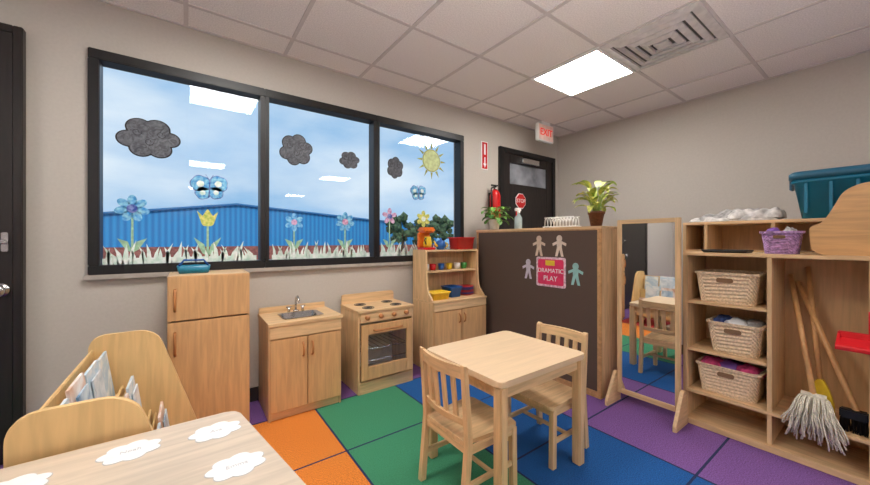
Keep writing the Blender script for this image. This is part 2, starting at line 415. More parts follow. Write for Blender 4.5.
g = G('door_2', (-1.2, YW, 0))
box(g, 'leaf', (-1.66, YW-.045, .01), (-.745, YW-.004, 2.27), espM)
box(g, 'frame_right', (-.745, YW-.05, 0), (-.711, YW, 2.31), espM)
box(g, 'frame_left', (-1.72, YW-.05, 0), (-1.66, YW, 2.31), espM)
box(g, 'frame_top', (-1.66, YW-.05, 2.27), (-.745, YW, 2.31), espM)
box(g, 'lock_plate', (-.785, YW-.055, 1.12), (-.76, YW-.045, 1.22), chrome)
tube(g, 'thumb_turn', [(-.773, YW-.056, 1.17), (-.773, YW-.09, 1.17)], .012, chrome)
box(g, 'thumb_bar', (-.795, YW-.10, 1.163), (-.75, YW-.088, 1.177), chrome)
tube(g, 'knob_neck', [(-.79, YW-.045, .92), (-.79, YW-.09, .92)], .014, chrome)
rings = []
for k in range(9):
    a = PI*k/8; r = .002+.034*math.sin(a); yy = YW-.08-.022*(1-math.cos(a))
    rings.append([(-.79+r*math.cos(2*PI*j/20), yy, .92+r*math.sin(2*PI*j/20)) for j in range(20)])
loft(g, 'knob', rings, chrome)
tube(g, 'rose', [(-.79, YW-.045, .92), (-.79, YW-.054, .92)], .036, chrome, 20)

# exit sign
g = G('exit_sign', (3.48, 2.54, HC))
box(g, 'canopy', (3.40, 2.52, HC-.03), (3.56, 2.57, HC), whiteM)
box(g, 'housing', (3.33, 2.52, HC-.24), (3.63, 2.565, HC-.03), whiteM, .006)
exE = M('exit_red_glow', srgb(230, 40, 30), .5, emit=srgb(255, 50, 30), es=.5)
exP = M('exit_face', srgb(245, 215, 205), .5)
box(g, 'face', (3.345, 2.517, HC-.225), (3.615, 2.52, HC-.045), exP, 0)
text(g, 'lettering', 'EXIT', (3.48, 2.515, HC-.135), .115, exE, extrude=.002)

# fire extinguisher + sign
g = G('fire_extinguisher_sign', (2.73, YW, 2.14))
box(g, 'plate', (2.68, YW-.004, 1.98), (2.78, YW, 2.30), whiteM, .001)
box(g, 'inner', (2.69, YW-.006, 1.99), (2.77, YW-.004, 2.29), redB, 0)
ext(g, 'arrow', [(2.73, 2.0), (2.755, 2.05), (2.738, 2.05), (2.738, 2.12), (2.722, 2.12), (2.722, 2.05), (2.705, 2.05)], 'Y', YW-.008, YW-.006, whiteM)
box(g, 'pictogram', (2.716, YW-.008, 2.15), (2.744, YW-.006, 2.27), whiteM, .004)
g = G('fire_extinguisher', (2.82, YW-.08, 1.40))
lathe(g, 'cylinder', (2.82, YW-.08, 1.40), [(.001, 0), (.055, .005), (.06, .02), (.06, .28), (.045, .33), (.02, .35), (.001, .352)], redB)
tube(g, 'valve', [(2.82, YW-.08, 1.74), (2.82, YW-.08, 1.80)], .018, blackM)
box(g, 'handle', (2.76, YW-.09, 1.79), (2.86, YW-.07, 1.805), blackM)
tube(g, 'hose', [(2.80, YW-.08, 1.78), (2.75, YW-.09, 1.76), (2.745, YW-.10, 1.65), (2.75, YW-.10, 1.52)], .01, blackM)
lathe(g, 'gauge', (2.82, YW-.10, 1.76), [(.001, 0), (.014, 0), (.014, .01), (.001, .01)], whiteM)
box(g, 'bracket', (2.79, YW-.03, 1.45), (2.85, YW, 1.72), blackM)

# ------------------------------------------------------------------ wooden play kitchen
def handle(g, part, x, y, z0, z1, mat):
    tube(g, part, [(x, y, z0), (x, y-.018, z0+.012), (x, y-.022, (z0+z1)/2), (x, y-.018, z1-.012), (x, y, z1)], .007, mat, 8)
g = G('play_refrigerator', (.11, 2.58, 0))
x0, x1, y0, y1, zt = -.094, .314, 2.40, 2.755, .975
yc = y0+.018
box(g, 'side_left', (x0, yc, 0), (x0+.015, y1, zt), wZ); box(g, 'side_right', (x1-.015, yc, 0), (x1, y1, zt), wZ)
box(g, 'back', (x0+.015, y1-.01, .03), (x1-.015, y1, zt-.01), wZ)
box(g, 'top', (x0+.015, yc, zt-.015), (x1-.015, y1-.01, zt), wX); box(g, 'shelf', (x0+.015, yc, .69), (x1-.015, y1-.01, .70), wX)
box(g, 'bottom', (x0+.015, yc, .04), (x1-.015, y1-.01, .055), wX); box(g, 'kick', (x0+.015, yc+.01, 0), (x1-.015, yc+.02, .04), wX)
box(g, 'door_upper', (x0+.002, y0, .722), (x1-.002, y0+.018, zt-.002), wD, .004)
box(g, 'door_lower', (x0+.002, y0, .045), (x1-.002, y0+.018, .714), wD, .004)
hM = wood('handle_wood', srgb(186, 124, 72), 'Z')
handle(g, 'handle_upper', x0+.035, y0, .78, .90, hM); handle(g, 'handle_lower', x0+.035, y0, .53, .66, hM)
g = G('blue_toy_basket', (.03, 2.6, .975))
loft(g, 'body', [rrect(-.045, .105, 2.55, 2.66, .015, .977), rrect(-.055, .115, 2.54, 2.67, .018, 1.022), rrect(-.048, .108, 2.547, 2.663, .015, 1.022), rrect(-.04, .10, 2.555, 2.655, .012, .985)], tealM)
tube(g, 'grip', [(-.045, 2.6, 1.02), (-.02, 2.6, 1.055), (.08, 2.6, 1.055), (.105, 2.6, 1.02)], .006, blueM, 8)

# sink
g = G('play_sink_cabinet', (.66, 2.58, 0))
x0, x1, y0, y1, zt = .42, .90, 2.38, 2.785, .64
box(g, 'side_left', (x0, y0+.02, 0), (x0+.015, y1, zt-.02), wZ); box(g, 'side_right', (x1-.015, y0+.02, 0), (x1, y1, zt-.02), wZ)
box(g, 'back', (x0+.015, y1-.01, .03), (x1-.015, y1, zt-.02), wZ)
box(g, 'bottom', (x0+.015, y0+.02, .05), (x1-.015, y1-.01, .065), wX); box(g, 'kick', (x0+.015, y0+.03, 0), (x1-.015, y0+.045, .05), wX)
box(g, 'apron', (x0+.015, y0+.02, .53), (x1-.015, y0+.035, zt-.02), wX)
bm = bmesh.new()
cxs, cys = .66, 2.56; hx, hy = .13, .10
for a, b_ in (((x0-.005, y0-.005), (cxs-hx, y1)), ((cxs+hx, y0-.005), (x1+.005, y1)), ((cxs-hx, y0-.005), (cxs+hx, cys-hy)), ((cxs-hx, cys+hy), (cxs+hx, y1))):
    bx(bm, (a[0], a[1], zt-.02), (b_[0], b_[1], zt))
finish(g, 'counter', bm, wX)
loft(g, 'basin', [rrect(cxs-hx-.01, cxs+hx+.01, cys-hy-.01, cys+hy+.01, .03, zt+.004), rrect(cxs-hx+.005, cxs+hx-.005, cys-hy+.005, cys+hy-.005, .03, zt+.003), rrect(cxs-hx+.015, cxs+hx-.015, cys-hy+.015, cys+hy-.015, .04, zt-.07)], chrome, cap0=False)
box(g, 'back_lip', (x0, y1-.02, zt), (x1, y1, zt+.04), wX)
lathe(g, 'faucet_base', (.66, 2.70, zt), [(.001, 0), (.022, 0), (.02, .012), (.001, .014)], chrome)
tube(g, 'faucet', [(.66, 2.70, zt), (.66, 2.70, zt+.08), (.66, 2.685, zt+.11), (.66, 2.65, zt+.12), (.66, 2.62, zt+.10), (.66, 2.615, zt+.08)], .008, chrome)
for s in (-1, 1):
    tube(g, 'tap_%d' % (s+2), [(.66+s*.05, 2.70, zt), (.66+s*.05, 2.70, zt+.035)], .010, chrome)
    box(g, 'tap_lever_%d' % (s+2), (.66+s*.05-.02, 2.693, zt+.035), (.66+s*.05+.02, 2.707, zt+.043), chrome, .002)
xm = (x0+x1)/2
box(g, 'door_left', (x0+.006, y0, .06), (xm-.002, y0+.018, .53), wD, .004); box(g, 'door_right', (xm+.002, y0, .06), (x1-.006, y0+.018, .53), wD, .004)
box(g, 'panel_top', (x0+.004, y0, .537), (x1-.004, y0+.018, zt-.022), wX, .003)
handle(g, 'handle_left', xm-.03, y0, .40, .49, hM); handle(g, 'handle_right', xm+.03, y0, .40, .49, hM)

# stove
g = G('play_stove', (1.28, 2.60, 0))
x0, x1, y0, y1, zt = 1.04, 1.53, 2.41, 2.785, .64
box(g, 'side_left', (x0, y0+.01, 0), (x0+.016, y1, zt-.016), wZ); box(g, 'side_right', (x1-.016, y0+.01, 0), (x1, y1, zt-.016), wZ)
box(g, 'top', (x0-.004, y0-.006, zt-.016), (x1+.004, y1, zt), wX)
box(g, 'back', (x0+.016, y1-.012, .03), (x1-.016, y1, zt-.016), wZ)
box(g, 'kick', (x0+.016, y0+.01, 0), (x1-.016, y0+.026, .09), wX); box(g, 'floor_board', (x0+.016, y0+.026, .07), (x1-.016, y1-.012, .085), wX)
box(g, 'control_panel', (x0+.016, y0+.002, .545), (x1-.016, y0+.018, zt-.016), wX)
ext(g, 'backguard', rpoly([(x0, zt, 0), (x1, zt, 0), (x1, zt+.08, .03), (x0, zt+.08, .03)]), 'Y', y1-.03, y1-.012, wX)
for k in range(4):
    xx = x0+.07+k*.115
    tube(g, 'knob_%d' % (k+1), [(xx, y0+.002, .585), (xx, y0-.018, .585)], .018, hM, 16)
dz0, dz1 = .11, .53
box(g, 'door_left', (x0+.02, y0-.012, dz0), (x0+.075, y0+.006, dz1), wD); box(g, 'door_right', (x1-.075, y0-.012, dz0), (x1-.02, y0+.006, dz1), wD)
box(g, 'door_top', (x0+.075, y0-.012, dz1-.075), (x1-.075, y0+.006, dz1), wD); box(g, 'door_bottom', (x0+.075, y0-.012, dz0), (x1-.075, y0+.006, dz0+.10), wD)
box(g, 'door_glass', (x0+.075, y0-.004, dz0+.10), (x1-.075, y0, dz1-.075), gl, 0)
ovM = M('oven_liner', srgb(215, 195, 168), .6)
box(g, 'oven_back', (x0+.016, y1-.03, .085), (x1-.016, y1-.014, .54), ovM)
for k in range(9): tube(g, 'rack_bar_%d' % (k+1), [(x0+.05+k*.049, y0+.02, .33), (x0+.05+k*.049, y1-.04, .33)], .003, chrome, 6)
for k in range(2): tube(g, 'rack_front_%d' % (k+1), [(x0+.02, y0+.025, .33-k*.09), (x1-.02, y0+.025, .33-k*.09)], .004, chrome, 6)
tube(g, 'door_handle', [(x0+.12, y0-.012, .485), (x0+.13, y0-.035, .485), (x1-.13, y0-.035, .485), (x1-.12, y0-.012, .485)], .008, hM, 8)
brn = M('burner_black', srgb(50, 48, 48), .5)
for i, (bx_, by_) in enumerate(((1.16, 2.50), (1.41, 2.50), (1.16, 2.66), (1.41, 2.66))):
    for j, r in enumerate((.045, .028, .012)):
        tube(g, 'burner_%d_ring_%d' % (i+1, j+1), [(bx_+r*math.cos(t*PI/12), by_+r*math.sin(t*PI/12), zt+.002) for t in range(25)], .003, brn, 6)

# hutch
g = G('play_hutch', (2.06, 2.6, 0))
x0, x1, y0, y1, zt = 1.74, 2.38, 2.41, 2.755, .63
box(g, 'side_left', (x0, y0+.018, 0), (x0+.016, y1, zt-.016), wZ); box(g, 'side_right', (x1-.016, y0+.018, 0), (x1, y1, zt-.016), wZ)
box(g, 'counter', (x0-.004, y0-.004, zt-.016), (x1+.004, y1, zt), wX); box(g, 'back_lower', (x0+.016, y1-.01, .03), (x1-.016, y1, zt-.016), wZ)
box(g, 'kick', (x0+.016, y0+.03, 0), (x1-.016, y0+.045, .06), wX); box(g, 'bottom', (x0+.016, y0+.018, .06), (x1-.016, y1-.01, .075), wX)
xm = (x0+x1)/2
box(g, 'door_left', (x0+.004, y0, .065), (xm-.002, y0+.018, zt-.09), wD, .004); box(g, 'door_right', (xm+.002, y0, .065), (x1-.004, y0+.018, zt-.09), wD, .004)
box(g, 'rail_top', (x0+.004, y0, zt-.085), (x1-.004, y0+.018, zt-.018), wX)
handle(g, 'handle_left', xm-.03, y0, .42, .50, hM); handle(g, 'handle_right', xm+.03, y0, .42, .50, hM)
side = rpoly([(y1, zt, 0), (y1, 1.09, 0), (y1-.22, 1.09, .03), (y1-.22, .98, .05), (y1-.24, .72, .1), (y0+.02, zt, .02)])
ext(g, 'upper_side_left', side, 'X', x0, x0+.016, wZ); ext(g, 'upper_side_right', side, 'X', x1-.016, x1, wZ)
box(g, 'back_upper', (x0+.016, y1-.01, zt), (x1-.016, y1, 1.085), wZ)
box(g, 'shelf', (x0+.016, y1-.21, .875), (x1-.016, y1-.01, .89), wX); box(g, 'top', (x0+.016, y1-.22, 1.07), (x1-.016, y1-.01, 1.085), wX)

def bin_(name, x0, x1, y0, y1, z, h, mat, rim=.008):
    g = G(name, ((x0+x1)/2, (y0+y1)/2, z)); t = .006; i = .012
    loft(g, 'body', [rrect(x0+i, x1-i, y0+i, y1-i, .012, z+.001), rrect(x0, x1, y0, y1, .016, z+h-.01), rrect(x0-rim, x1+rim, y0-rim, y1+rim, .018, z+h-.008),
                     rrect(x0-rim, x1+rim, y0-rim, y1+rim, .018, z+h), rrect(x0+t, x1-t, y0+t, y1-t, .014, z+h), rrect(x0+i+t, x1-i-t, y0+i+t, y1-i-t, .01, z+.01)], mat)
    return g
bin_('yellow_toy_bin', 1.78, 1.98, 2.48, 2.64, .63, .07, yelM)
bin_('blue_toy_bin', 2.02, 2.16, 2.52, 2.68, .63, .10, blueM)
bin_('red_toy_bin', 2.14, 2.37, 2.57, 2.72, 1.087, .12, redM)
g = G('play_dish_stack', (2.25, 2.60, .63))
for k in range(7): lathe(g, 'plate_%d' % (k+1), (2.265, 2.60, .631+k*.013), [(.001, 0), (.05, 0), (.085, .010), (.085, .013), (.05, .004), (.001, .004)], (redM, blueM, redM, redM, blueM, purM, redM)[k])
g = G('play_cups', (1.98, 2.65, .89))
for k, (xx, m) in enumerate(((1.82, whiteM), (1.90, redM), (2.0, blueM), (2.10, yelM), (2.2, whiteM), (2.29, grnM))):
    lathe(g, 'cup_%d' % (k+1), (xx, 2.65, .891), [(.001, 0), (.025, 0), (.033, .06), (.029, .06), (.022, .006), (.001, .006)], m)
g = G('toy_coffee_maker', (1.83, 2.66, 1.086))
box(g, 'base', (1.77, 2.60, 1.087), (1.90, 2.73, 1.11), redM, .008); box(g, 'column', (1.77, 2.69, 1.11), (1.90, 2.73, 1.25), orM, .008)
box(g, 'head', (1.77, 2.60, 1.25), (1.90, 2.73, 1.30), orM, .015)
lathe(g, 'pot', (1.835, 2.645, 1.111), [(.001, 0), (.035, 0), (.042, .04), (.03, .09), (.034, .10), (.001, .10)], yelM)
tube(g, 'pot_handle', [(1.80, 2.62, 1.20), (1.77, 2.60, 1.18), (1.80, 2.62, 1.14)], .006, blackM, 8)
g = G('toy_teapot', (2.0, 2.66, 1.086))
lathe(g, 'body', (2.0, 2.66, 1.087), [(.001, 0), (.035, 0), (.052, .04), (.045, .075), (.025, .09), (.008, .095), (.012, .11), (.001, .115)], blueM)
tube(g, 'spout', [(1.955, 2.65, 1.12), (1.93, 2.65, 1.14), (1.915, 2.65, 1.17)], .012, yelM, 8, .006)
tube(g, 'handle', [(2.045, 2.66, 1.15), (2.08, 2.66, 1.15), (2.085, 2.66, 1.12), (2.05, 2.66, 1.105)], .007, yelM, 8)

# ------------------------------------------------------------------ divider cabinet
g = G('room_divider_cabinet', (2.63, 1.98, 0))
x0, x1, y0, y1, zt = 2.47, 2.785, 1.31, 2.65, 1.285
box(g, 'brown_back', (x0, y0+.03, .05), (x0+.012, y1-.03, zt-.03), brownM, 0)
box(g, 'end_near', (x0+.012, y0, .0), (x1, y0+.02, zt-.02), wZ); box(g, 'end_far', (x0+.012, y1-.02, 0), (x1, y1, zt-.02), wZ)
box(g, 'trim_near', (x0-.004, y0, 0), (x0+.012, y0+.03, zt-.02), wEdge); box(g, 'trim_far', (x0-.004, y1-.03, 0), (x0+.012, y1, zt-.02), wEdge)
box(g, 'trim_bottom', (x0-.004, y0+.03, 0), (x0+.012, y1-.03, .05), wEdge); box(g, 'trim_top', (x0-.004, y0+.03, zt-.03), (x0+.012, y1-.03, zt-.02), wEdge)
box(g, 'top', (x0-.008, y0-.008, zt-.02), (x1+.005, y1+.005, zt), wY, .004)
for k, z in enumerate((.06, .45, .85)): box(g, 'shelf_%d' % (k+1), (x0+.012, y0+.02, z), (x1-.005, y1-.02, z+.018), wY)
box(g, 'mid_panel', (x0+.012, 1.97, .08), (x1-.005, 1.99, zt-.02), wZ)
ZD = zt
XS = x0
g = G('dramatic_play_sign', (XS, 1.745, .91))
pkB = M('sign_pink_border', srgb(240, 200, 210), .6, .2, 60); rdS = M('sign_pink_paper', srgb(226, 52, 98), .6)
ext(g, 'border', rpoly([(1.60, .785, .02), (1.885, .785, .02), (1.885, 1.035, .02), (1.60, 1.035, .02)]), 'X', XS-.004, XS-.001, pkB)
ext(g, 'paper', rpoly([(1.618, .803, .02), (1.867, .803, .02), (1.867, 1.017, .02), (1.618, 1.017, .02)]), 'X', XS-.006, XS-.004, rdS)
box(g, 'picture', (XS-.008, 1.70, .965), (XS-.006, 1.79, 1.008), yelM, .001)
text(g, 'lettering_top', 'DRAMATIC', (XS-.0075, 1.742, .92), .05, whiteM, '-X')
text(g, 'lettering_bottom', 'PLAY', (XS-.0075, 1.742, .855), .06, whiteM, '-X')
pc = [M('paper_tan', srgb(215, 190, 165), .8), M('paper_cream', srgb(225, 205, 185), .8), M('paper_lav', srgb(205, 195, 205), .8), M('paper_teal', srgb(150, 195, 190), .8)]
for (yy, zz), m in zip(((1.86, 1.128), (1.66, 1.13), (1.975, .92), (1.515, .91)), pc):
    g = G('paper_person', (XS, yy, zz)); s = .86
    def P(a): return [(yy+p[0]*s, zz+p[1]*s) for p in a]
    ext(g, 'body', P([(-.02, -.1), (-.045, -.1), (-.025, -.01), (-.027, .02), (-.07, .0), (-.075, .025), (-.02, .05), (.02, .05), (.075, .025), (.07, 0), (.027, .02), (.025, -.01), (.045, -.1), (.02, -.1), (0, -.03)]), 'X', XS-.003, XS-.0005, m)
    ext(g, 'head', scallop(yy, zz+.072*s, .03*s, .032*s, 8, .02), 'X', XS-.003, XS-.0005, m)

# plants on divider
def leaf(bm, base, az, elev, L, W, droop):
    n = 8; base = Vector(base); p = base.copy(); e = elev
    side = Vector((-math.sin(az), math.cos(az), 0)); prev = None
    for i in range(n+1):
        t = i/n; w = W*(math.sin(PI*min(1, t*.96+.03))**.8)*.5
        d = Vector((math.cos(az)*math.cos(e), math.sin(az)*math.cos(e), math.sin(e)))
        nrm = side.cross(d)
        row = [bm.verts.new(p-side*w+nrm*(-w*.25)), bm.verts.new(p), bm.verts.new(p+side*w+nrm*(-w*.25))]
        if prev:
            bm.faces.new((prev[0], prev[1], row[1], row[0])); bm.faces.new((prev[1], prev[2], row[2], row[1]))
        prev = row; p = p+d*(L/n); e -= droop/n
g = G('dumb_cane_plant', (2.62, 1.43, ZD))
c = (2.62, 1.43, ZD)
lathe(g, 'pot', c, [(.001, .001), (.04, .001), (.058, .10), (.063, .10), (.063, .12), (.054, .12), (.052, .10), (.001, .10)], potM)
lathe(g, 'soil', c, [(.001, .10), (.05, .10), (.04, .106), (.001, .108)], soilM)
bm = bmesh.new(); bs = bmesh.new()
for k in range(38):
    az = k*2.4+random.uniform(-.2, .2); h = random.uniform(.14, .34); e = random.uniform(.3, 1.2)
    b0 = Vector((c[0]+.012*math.cos(az), c[1]+.012*math.sin(az), c[2]+.10)); b1 = Vector((c[0]+.055*math.cos(az), c[1]+.055*math.sin(az), c[2]+h))
    add_tube(bs, [b0, (b0+b1)/2+Vector((0, 0, .01)), b1], .003, 6)
    leaf(bm, b1, az, e, random.uniform(.11, .155), random.uniform(.045, .065), random.uniform(.8, 1.9))
finish(g, 'leaves', bm, leafA, True); finish(g, 'stems', bs, stemM, True)
g = G('potted_pothos', (2.62, 2.54, ZD))
c = (2.62, 2.54, ZD)
lathe(g, 'pot', c, [(.001, .001), (.045, .001), (.06, .10), (.064, .11), (.056, .11), (.052, .09), (.001, .09)], M('white_ceramic', srgb(225, 225, 220), .3))
lathe(g, 'soil', c, [(.001, .09), (.052, .09), (.001, .097)], soilM)
bm = bmesh.new(); bs = bmesh.new()
for k in range(46):
    az = k*2.4+random.uniform(-.3, .3); rr = random.uniform(.02, .13); h = random.uniform(.08, .25)
    if math.sin(az)*rr > .05: rr = .05
    b0 = Vector((c[0]+.02*math.cos(az), c[1]+.02*math.sin(az), c[2]+.09)); b1 = Vector((c[0]+rr*math.cos(az), c[1]+rr*math.sin(az), c[2]+h))
    add_tube(bs, [b0, (b0+b1)/2+Vector((0, 0, .03)), b1], .0025, 5)
    leaf(bm, b1, az, random.uniform(-.2, .7), random.uniform(.07, .10), random.uniform(.05, .065), 1.2)
finish(g, 'leaves', bm, leafB, True); finish(g, 'stems', bs, stemM, True)
clr = M('clear_grey_plastic', srgb(165, 180, 182), .15, .1, 10)
g = G('spray_bottle', (2.60, 2.20, ZD))
lathe(g, 'bottle', (2.60, 2.20, ZD), [(.001, .001), (.035, .001), (.037, .01), (.037, .11), (.016, .145), (.014, .16), (.001, .16)], clr)
lathe(g, 'collar', (2.60, 2.20, ZD+.155), [(.001, 0), (.018, 0), (.018, .02), (.001, .02)], whiteM)
box(g, 'head', (2.56, 2.185, ZD+.175), (2.63, 2.215, ZD+.205), whiteM, .005)
box(g, 'trigger', (2.568, 2.195, ZD+.13), (2.578, 2.205, ZD+.178), redM, .002)
g = G('white_dish_rack', (2.62, 1.74, ZD))
for k in range(9):
    yy = 1.62+k*.03
    tube(g, 'wire_%d' % (k+1), [(2.55, yy, ZD+.01), (2.555, yy, ZD+.075), (2.575, yy, ZD+.09), (2.60, yy, ZD+.015), (2.64, yy, ZD+.015), (2.665, yy, ZD+.09), (2.685, yy, ZD+.075), (2.69, yy, ZD+.01)], .003, whiteM, 6)
for i, (xx, zz) in enumerate(((2.55, .01), (2.69, .01), (2.60, .012), (2.64, .012), (2.575, .09), (2.665, .09))):
    tube(g, 'rail_%d' % (i+1), [(xx, 1.60, ZD+zz), (xx, 1.88, ZD+zz)], .004, whiteM, 6)
for i, xx in enumerate((2.55, 2.69)):
    for j, yy in enumerate((1.61, 1.87)): tube(g, 'foot_%d%d' % (i, j), [(xx, yy, ZD+.001), (xx, yy, ZD+.012)], .006, whiteM, 8)

# ------------------------------------------------------------------ standing mirror
mir = bpy.data.materials.new('mirror_silver'); mir.use_nodes = True
b = mir.node_tree.nodes['Principled BSDF']; b.inputs['Metallic'].default_value = 1; b.inputs['Roughness'].default_value = .02; b.inputs['Base Color'].default_value = (.88, .9, .9, 1)
g = G('standing_mirror', (2.55, 1.03, 0))
X0, X1, y0, y1, z0, z1 = 2.54, 2.565, .835, 1.23, .07, 1.325
box(g, 'frame_near', (X0, y0, z0), (X1, y0+.03, z1), wZ); box(g, 'frame_far', (X0, y1-.03, z0), (X1, y1, z1), wZ)
box(g, 'frame_top', (X0, y0+.03, z1-.03), (X1, y1-.03, z1), wY); box(g, 'frame_bottom', (X0, y0+.03, z0), (X1, y1-.03, z0+.035), wY)
box(g, 'glass', (X0+.008, y0+.03, z0+.035), (X0+.012, y1-.03, z1-.03), mir, 0)
box(g, 'backing', (X0+.012, y0+.03, z0+.035), (X1-.002, y1-.03, z1-.03), brownM, 0)
for i, yy in enumerate((y0-.022, y1+.002)):
    ext(g, 'foot_%d' % (i+1), rpoly([(X0-.13, 0, 0), (X1+.035, 0, 0), (X1+.035, .04, .01), (X1+.01, .22, .02), (X0-.01, .22, .02), (X0-.13, .035, .01)]), 'Y', yy, yy+.02, wX)

# ------------------------------------------------------------------ dress-up storage shelf (front unit)
g = G('storage_shelf_unit', (2.82, .30, 0))
X0, X1 = 2.63, 3.0; T = .02; ZT = 1.10; YA, YZ = -.42, .845
for nm, yy in (('side_far', YZ-T), ('divider_1', .43), ('divider_2', .075), ('side_near', YA)):
    box(g, nm, (X0, yy, .035), (X1-.01, yy+T, ZT-T), wZ)
box(g, 'top', (X0-.005, YA-.004, ZT-T), (X1, YZ+.004, ZT), wY)
box(g, 'back', (X1-.01, YA, .035), (X1, YZ, ZT-T), wood('shelf_back_panel', srgb(214, 174, 126), 'Z', .06), 0)
box(g, 'bottom', (X0-.02, YA, 0), (X1, YZ, .035), wY)
box(g, 'shelf_low', (X0-.004, YA+T, .20), (X1-.01, YZ-T, .22), wY)
for k, z in enumerate((.485, .79)): box(g, 'shelf_%d' % (k+1), (X0+.002, .45, z-.018), (X1-.01, YZ-T, z), wY)
for k, z in enumerate((.45, .75)): box(g, 'shelf_near_%d' % (k+1), (X0+.002, YA+T, z-.018), (X1-.01, .075, z), wY)

def basket(name, x0, x1, y0, y1, z, h, mat, fill=None, flare=.02):
    g = G(name, ((x0+x1)/2, (y0+y1)/2, z)); rings = []; n = 17
    def ring(i_, off, zz, alt, amp):
        pts = rrect(x0-off, x1+off, y0-off, y1+off, .04, zz, 14); cx, cy = (x0+x1)/2, (y0+y1)/2; o = []
        for k, p in enumerate(pts):
            d = Vector((p[0]-cx, p[1]-cy, 0)).normalized()*amp*(1 if ((k//2)+alt) % 2 else -1)
            o.append((p[0]+d.x, p[1]+d.y, p[2]))
        return o
    for i in range(n):
        t = i/(n-1); rings.append(ring(i, -flare*(1-t), z+.002+(h-.014)*t, i % 2, .0028))
    rings.append(ring(0, .009, z+h-.012, 0, .001)); rings.append(ring(0, .009, z+h, 1, .001)); rings.append(ring(0, -.006, z+h, 0, .001))
    rings.append(ring(0, -flare-.008, z+.012, 0, .001))
    loft(g, 'weave', rings, mat, False)
    ym = (y0+y1)/2; hw = min(.04, (y1-y0)*.16)
    ext(g, 'handle_gap', rpoly([(ym-hw, z+h*.68, .012), (ym+hw, z+h*.68, .012), (ym+hw, z+h*.82, .012), (ym-hw, z+h*.82, .012)]), 'X', x0-.006, x0+.004, M('basket_shadow', srgb(130, 100, 72), .9))
    if fill:
        for j, f in enumerate(fill):
            bm = bmesh.new(); bmesh.ops.create_icosphere(bm, subdivisions=3, radius=1)
            cx = x0+(x1-x0)*(.35+.3*random.random()); cy = y0+(y1-y0)*(j+.7)/(len(fill)+.4)
            ph = random.random()*9
            for v in bm.verts:
                q = v.co.copy(); f2 = 1+.16*math.sin(5*q.x+ph)*math.cos(6*q.y+ph*2)+.08*math.sin(13*q.z+11*q.y)
                v.co = Vector((cx+q.x*(x1-x0)*.28*f2, cy+q.y*(y1-y0)*.22*f2, z+h-.025+q.z*.045*f2))
            finish(g, 'contents_%d' % (j+1), bm, f, True)
basket('wicker_basket', 2.65, 2.93, .49, .79, .79, .19, wick)
basket('wicker_basket', 2.65, 2.93, .475, .73, .485, .19, wick, [greyCl, whiteM, blueCl])
basket('wicker_basket', 2.65, 2.93, .485, .785, .22, .18, wick, [pinkM, purM, pinkM])

# mop, brooms
def stick(g, a, b): tube(g, 'stick', [a, b], .0125, wHand, 12)
g = G('string_mop', (2.60, .28, .22))
A = Vector((2.645, .275, .37)); B = Vector((2.955, .40, .97))
stick(g, A, B)
tube(g, 'clamp', [A+Vector((0, -.045, -.005)), A+Vector((0, .045, -.005))], .016, strM, 12)
bm = bmesh.new()
for k in range(120):
    u = random.uniform(-.045, .045); sp = u*random.uniform(1.0, 1.9); L = random.uniform(.13, .23); f = random.uniform(.025, .075); ph = random.random()*6
    p0 = A+Vector((random.uniform(-.012, .008), u, -.008)); pts = []
    for j in range(8):
        t = j/7; wv_ = .006*math.sin(ph+t*9)*t
        pts.append(p0+Vector((-f*min(1, t*2.2)+wv_, sp*t+wv_, -L*(t**1.25)+.012*math.sin(PI*min(1, t*2.5)))))
    add_tube(bm, pts, .0032, 5)
finish(g, 'strings', bm, strM, True)
g = G('black_push_broom', (2.75, .15, .22))
A = Vector((2.68, .135, .33)); B = Vector((2.955, .37, .93))
stick(g, A, B)
box(g, 'block', (2.655, .097, .29), (2.70, .19, .335), blackM, .006)
bm = bmesh.new()
for k in range(90):
    p = Vector((2.66+random.random()*.035, .10+random.random()*.086, .29)); add_tube(bm, [p, p+Vector((random.uniform(-.01, .01), random.uniform(-.008, .008), -.066))], .002, 4)
finish(g, 'bristles', bm, blackM)
g = G('yellow_broom', (2.8, .27, .22))
A = Vector((2.76, .262, .40)); B = Vector((2.97, .33, 1.02))
stick(g, A, B)
ext(g, 'head', rpoly([(.21, .30, .01), (.315, .30, .01), (.30, .37, .02), (.275, .43, .01), (.25, .43, .01), (.225, .37, .02)]), 'X', 2.745, 2.775, yelM)
bm = bmesh.new()
for k in range(80):
    p = Vector((2.748+random.random()*.024, .213+random.random()*.1, .30)); add_tube(bm, [p, Vector((p.x+random.uniform(-.008, .008), p.y+random.uniform(-.008, .008), .222))], .002, 4)
finish(g, 'bristles', bm, yelM)
g = G('red_dustpan', (2.59, .085, .66))
ext(g, 'pan', rpoly([(2.48, .66, .01), (2.605, .69, .01), (2.605, .71, .01), (2.48, .685, .01)]), 'Y', -.02, .19, redM)
box(g, 'lip', (2.585, -.02, .695), (2.605, .19, .735), redM, .004)
for s, yy in enumerate((-.02, .18)): ext(g, 'cheek_%d' % (s+1), [(2.49, .68), (2.60, .70), (2.60, .73)], 'Y', yy, yy+.01, redM)
tube(g, 'handle', [(2.60, .085, .72), (2.602, .085, .76), (2.602, .085, .84)], .011, redM)
tube(g, 'hook', [(2.622, .085, .83), (2.59, .085, .83)], .004, chrome, 8)

